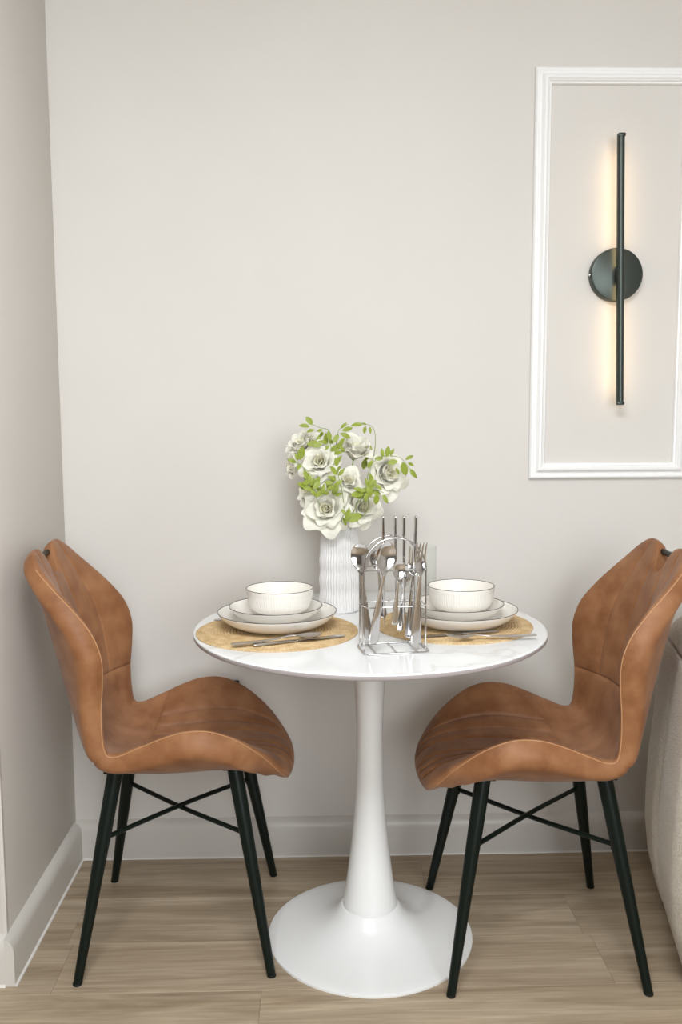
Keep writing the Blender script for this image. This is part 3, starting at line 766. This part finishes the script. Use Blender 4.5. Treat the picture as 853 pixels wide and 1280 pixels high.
def rose(px, py, rpx, Y, face, label, kind='full', seed=0):
    rnd = random.Random(seed)
    c = at_y(px, py, Y); R = rpx/F_PX*(Y+.08)
    f = Vector(face).normalized()
    org = c-f*R*.45
    t = thing('white_rose', label, 'rose', group=g3)
    Mx = f.to_track_quat('Z', 'Y').to_matrix().to_4x4(); Mx.translation = org
    t.matrix_world = Mx @ Matrix.Scale(R*1.0, 4)
    rings = {'full': (('core', 4, 0), ('inner', 4, .5), ('mid', 5, .3), ('wide', 6, .2), ('open', 6, .8)),
             'bud': (('core', 4, 0), ('inner', 5, .5), ('mid', 5, .1), ('wide', 5, .9)),
             'tall': (('core', 4, 0), ('inner', 5, .4), ('mid', 5, .1), ('tall', 5, .7), ('tall', 4, .2), ('wide', 5, .5))}[kind]
    for ri, (k, n, off) in enumerate(rings):
        for i in range(n):
            o = obj('petal', PET[k][i % len(PET[k])], MAT['petal_core' if k in ('core', 'inner') else 'petal'], t)
            o.rotation_euler = (rnd.uniform(-.10, .10), rnd.uniform(-.13, .10), off+2*math.pi*i/n+rnd.uniform(-.18, .18))
            s = rnd.uniform(.92, 1.08); o.scale = (s, s, s*rnd.uniform(.92, 1.06))
    obj('calyx', CAL, MAT['stem'], t)
    # stem runs down into the vase
    inv = t.matrix_world.inverted()
    low = MOUTH+Vector((max(-.028, min(.028, (org.x-VX)*.3)), max(-.025, min(.025, (org.y-VY)*.3)), 0)); end = Vector((VX-(low.x-VX)*.4, VY-(low.y-VY)*.4, TZ+.06))
    p = spline([org, org.lerp(low, .55)+Vector((0, 0, -.012))-f*R*.3, low, end], 14)
    obj('stem', tube('stem', [inv @ q for q in p], .0017/(R*1.04), 6), MAT['stem'], t)
rose(377, 553, 19, 2.215, (-.45, -.55, .7), 'white rose at the upper left of the vase bouquet, facing up', 'full', 1)
rose(399, 577, 22, 2.150, (-.15, -.95, .35), 'white rose facing forward, upper centre-left of the vase bouquet', 'full', 2)
rose(367, 583, 17, 2.190, (-.85, -.45, .05), 'small white rose at the far left edge of the vase bouquet', 'bud', 3)
rose(444, 563, 23, 2.180, (.15, -.5, .85), 'upright white rose at the top middle of the vase bouquet', 'tall', 4)
rose(436, 602, 21, 2.140, (.1, -.8, .45), 'cream rose half hidden under the upright top white rose', 'bud', 5)
rose(486, 592, 25, 2.170, (.55, -.75, .3), 'large white rose at the right side of the vase bouquet', 'full', 6)
rose(408, 636, 26.5, 2.120, (-.15, -.9, .25), 'biggest white rose, low at the front over the vase mouth', 'full', 7)
rose(386, 616, 20, 2.165, (-.75, -.55, .3), 'white rose low at the left, behind the biggest front rose', 'bud', 8)
rose(455, 633, 24, 2.150, (.4, -.8, .1), 'white rose low at the right, above the vase shoulder', 'full', 9)

def leaf_fn(u, v):
    wd = .235*math.sin(math.pi*min(1, u*1.0))**0.75*(1-.25*u)
    return Vector((u, v*wd, .10*math.sin(u*math.pi)-.12*u*u+.22*abs(v)*wd))
LEAF = [bm_mesh('leaf', sheet(leaf_fn, 7, 5, .012), sharp=1.4)]
def leaf_fn2(u, v):
    wd = .26*math.sin(math.pi*min(1, u))**0.7
    return Vector((u, v*wd, -.05*math.sin(u*math.pi)-.2*u*u*u+.10*abs(v)*wd))
LEAF.append(bm_mesh('leaf', sheet(leaf_fn2, 7, 5, .012), sharp=1.4))
g4 = 'leafy sprigs in the ribbed vase'
def sprig(path, leaves, label, seed=0):
    """path: (px, py, Y) points, tip last; leaves: (px, py, angle in degrees in the picture, length in px)"""
    rnd = random.Random(seed)
    P = [at_y(x, y, Y) for x, y, Y in path]
    low = MOUTH+Vector((max(-.026, min(.026, (P[0].x-VX)*.3)), max(-.022, min(.022, (P[0].y-VY)*.3)), 0)); end = Vector((VX, VY, TZ+.07))
    t = thing('leaf_sprig', label, 'sprig', tuple(low), group=g4)
    pts = spline([end-low, Vector((0, 0, 0))]+[q-low for q in P], 40)
    obj('stem', tube('stem', pts, [.0015-.0009*i/39 for i in range(40)], 6), MAT['stem'], t)
    for i, (x, y, a, L) in enumerate(leaves):
        # attach to the nearest point of the stem in the picture plane; the leaf's middle lands on (x, y)
        a = math.radians(a); sc = L/F_PX*2.28
        dx, dz = math.cos(a), math.sin(a)
        best = min(pts, key=lambda q: (at_y(x, y, q.y+low.y)-(q+low)).length)
        Yq = best.y+low.y+rnd.uniform(-.014, .004)
        mid = at_y(x, y, Yq)
        d = Vector((dx, rnd.uniform(-.35, .15), dz)).normalized()
        nrm = Vector((rnd.uniform(-.5, .5), -1, rnd.uniform(.1, .8)))
        o = obj('leaf', LEAF[i % 2], MAT['leaf'], t)
        Mx = frame(mid-d*sc*.5-low, d, nrm) @ Matrix.Scale(sc, 4)
        o.matrix_local = Mx
sprig([(415, 600, 2.17), (412, 560, 2.17), (412, 539, 2.175), (400, 534.5, 2.18), (388, 529, 2.185)],
      [(380.5, 532.5, 170, 13), (387, 526, 128, 13), (388.5, 538.5, 195, 10), (400, 538, 190, 7), (398, 549.5, 75, 12), (391, 554, 195, 14), (408, 548, 100, 14), (407, 557, 20, 11), (414, 553, -70, 12), (402, 543, 240, 8)],
      'lime green sprig bending left over the top of the bouquet', 11)
sprig([(421, 610, 2.165), (419, 570, 2.16), (422, 548, 2.16), (424, 537, 2.165), (436, 530, 2.17)],
      [(432, 544.5, -25, 14), (434, 536, 20, 13), (430, 532, 45, 10), (424, 557, 60, 14), (424, 575, 65, 13), (421, 587, 30, 12), (428, 561, -40, 10), (415, 575, 115, 11), (421, 565, 80, 12)],
      'short lime green sprig rising at the top centre of the bouquet', 12)
sprig([(462, 610, 2.19), (467, 575, 2.195), (469.5, 550, 2.19), (466, 534, 2.185), (450, 528, 2.18)],
      [(446, 531.5, 180, 14), (456, 537, 255, 9), (463, 538, 275, 9), (462, 563, 70, 12), (460, 572, 60, 12), (456, 580, 75, 14), (455, 530, 165, 7)],
      'lime green sprig arching left in a hook above the upright rose', 13)
sprig([(455, 625, 2.14), (461, 590, 2.13), (472, 573, 2.135), (490, 570, 2.14), (503, 574, 2.145), (515, 589, 2.14)],
      [(478, 566, 95, 11), (485, 565, 80, 13), (490.5, 565, 65, 10), (491, 577.5, 190, 13), (512, 572, 25, 11), (505.5, 586, -80, 17), (517, 592, -55, 14), (514, 580, -20, 8), (497, 589, -65, 9), (474, 573, 180, 10), (463, 580, 60, 12)],
      'lime green sprig drooping to the far right of the bouquet', 14)
sprig([(410, 625, 2.13), (398, 605, 2.115), (385, 589, 2.115), (374, 580, 2.12), (366, 575, 2.13)],
      [(365, 576, 155, 12), (377, 567, 75, 17), (384, 595, 120, 17), (374, 583, 230, 9), (391, 604, 250, 12), (397, 600, 60, 10), (371, 571, 110, 10), (381, 608, 160, 15), (390, 611, 200, 14), (400, 612, -20, 10)],
      'lime green sprig reaching to the left edge of the bouquet', 15)
sprig([(442, 640, 2.10), (455, 618, 2.085), (468, 612, 2.085), (480, 616, 2.09)],
      [(462, 612, 100, 18), (470.5, 624, -100, 13), (482, 624, -60, 12), (447, 617, 15, 17), (464, 602, 70, 14), (474, 609, 140, 9), (458, 622, -95, 12)],
      'lime green sprig at the right middle of the bouquet, leaves hanging', 16)
sprig([(428, 648, 2.085), (433, 640, 2.075), (437, 634, 2.07)],
      [(435, 643, 70, 15), (443, 647, 20, 20), (431, 652, 110, 10), (421, 659, -30, 11), (430, 640, 130, 9), (380, 640, 190, 9)][:5],
      'small lime green sprig at the front over the vase mouth', 17)
sprig([(424, 640, 2.13), (416, 615, 2.12), (412, 600, 2.125)],
      [(411, 607, 110, 14), (419, 612, 70, 15), (406, 616, 170, 12), (416, 600, 60, 12), (424, 618, 20, 10)],
      'small lime green sprig in the middle of the bouquet between roses', 18)

sprig([(405, 640, 2.125), (396, 622, 2.10), (392, 606, 2.095), (388, 596, 2.10)],
      [(388, 600, 100, 14), (396, 606, 60, 13), (385, 611, 165, 13), (399, 617, 30, 13), (392, 616, 140, 12), (383, 603, 200, 11), (404, 611, 75, 12), (378, 606, 150, 12)],
      'lime green sprig at the left middle of the bouquet above the biggest rose', 19)
sprig([(430, 640, 2.12), (428, 615, 2.10), (424, 598, 2.095), (421, 584, 2.10)],
      [(415, 598, 150, 12), (418, 588, 120, 13), (414, 610, 200, 13), (421, 578, 95, 11), (427, 590, 50, 11), (411, 603, 170, 10), (423, 604, -150, 12)],
      'lime green sprig at the centre of the bouquet between the cream rose and its neighbours', 20)
sprig([(458, 640, 2.12), (461, 620, 2.095), (463, 607, 2.09), (466, 598, 2.09)],
      [(459, 604, 110, 13), (467, 606, 60, 13), (456, 613, 190, 14), (470, 615, -20, 12), (463, 597, 85, 12), (452, 619, 200, 14), (448, 612, 160, 12)],
      'lime green sprig between the cream rose and the large right rose', 21)
sprig([(410, 590, 2.16), (414, 560, 2.15), (410, 551, 2.15)],
      [(404, 553, 160, 12), (412, 545, 100, 12), (418, 560, 40, 13), (420, 548, 60, 12), (424, 566, 20, 12), (397, 556, 190, 12), (408, 560, 210, 10), (427, 552, 60, 11)],
      'leafy lime green sprig behind the upper centre-left rose', 22)
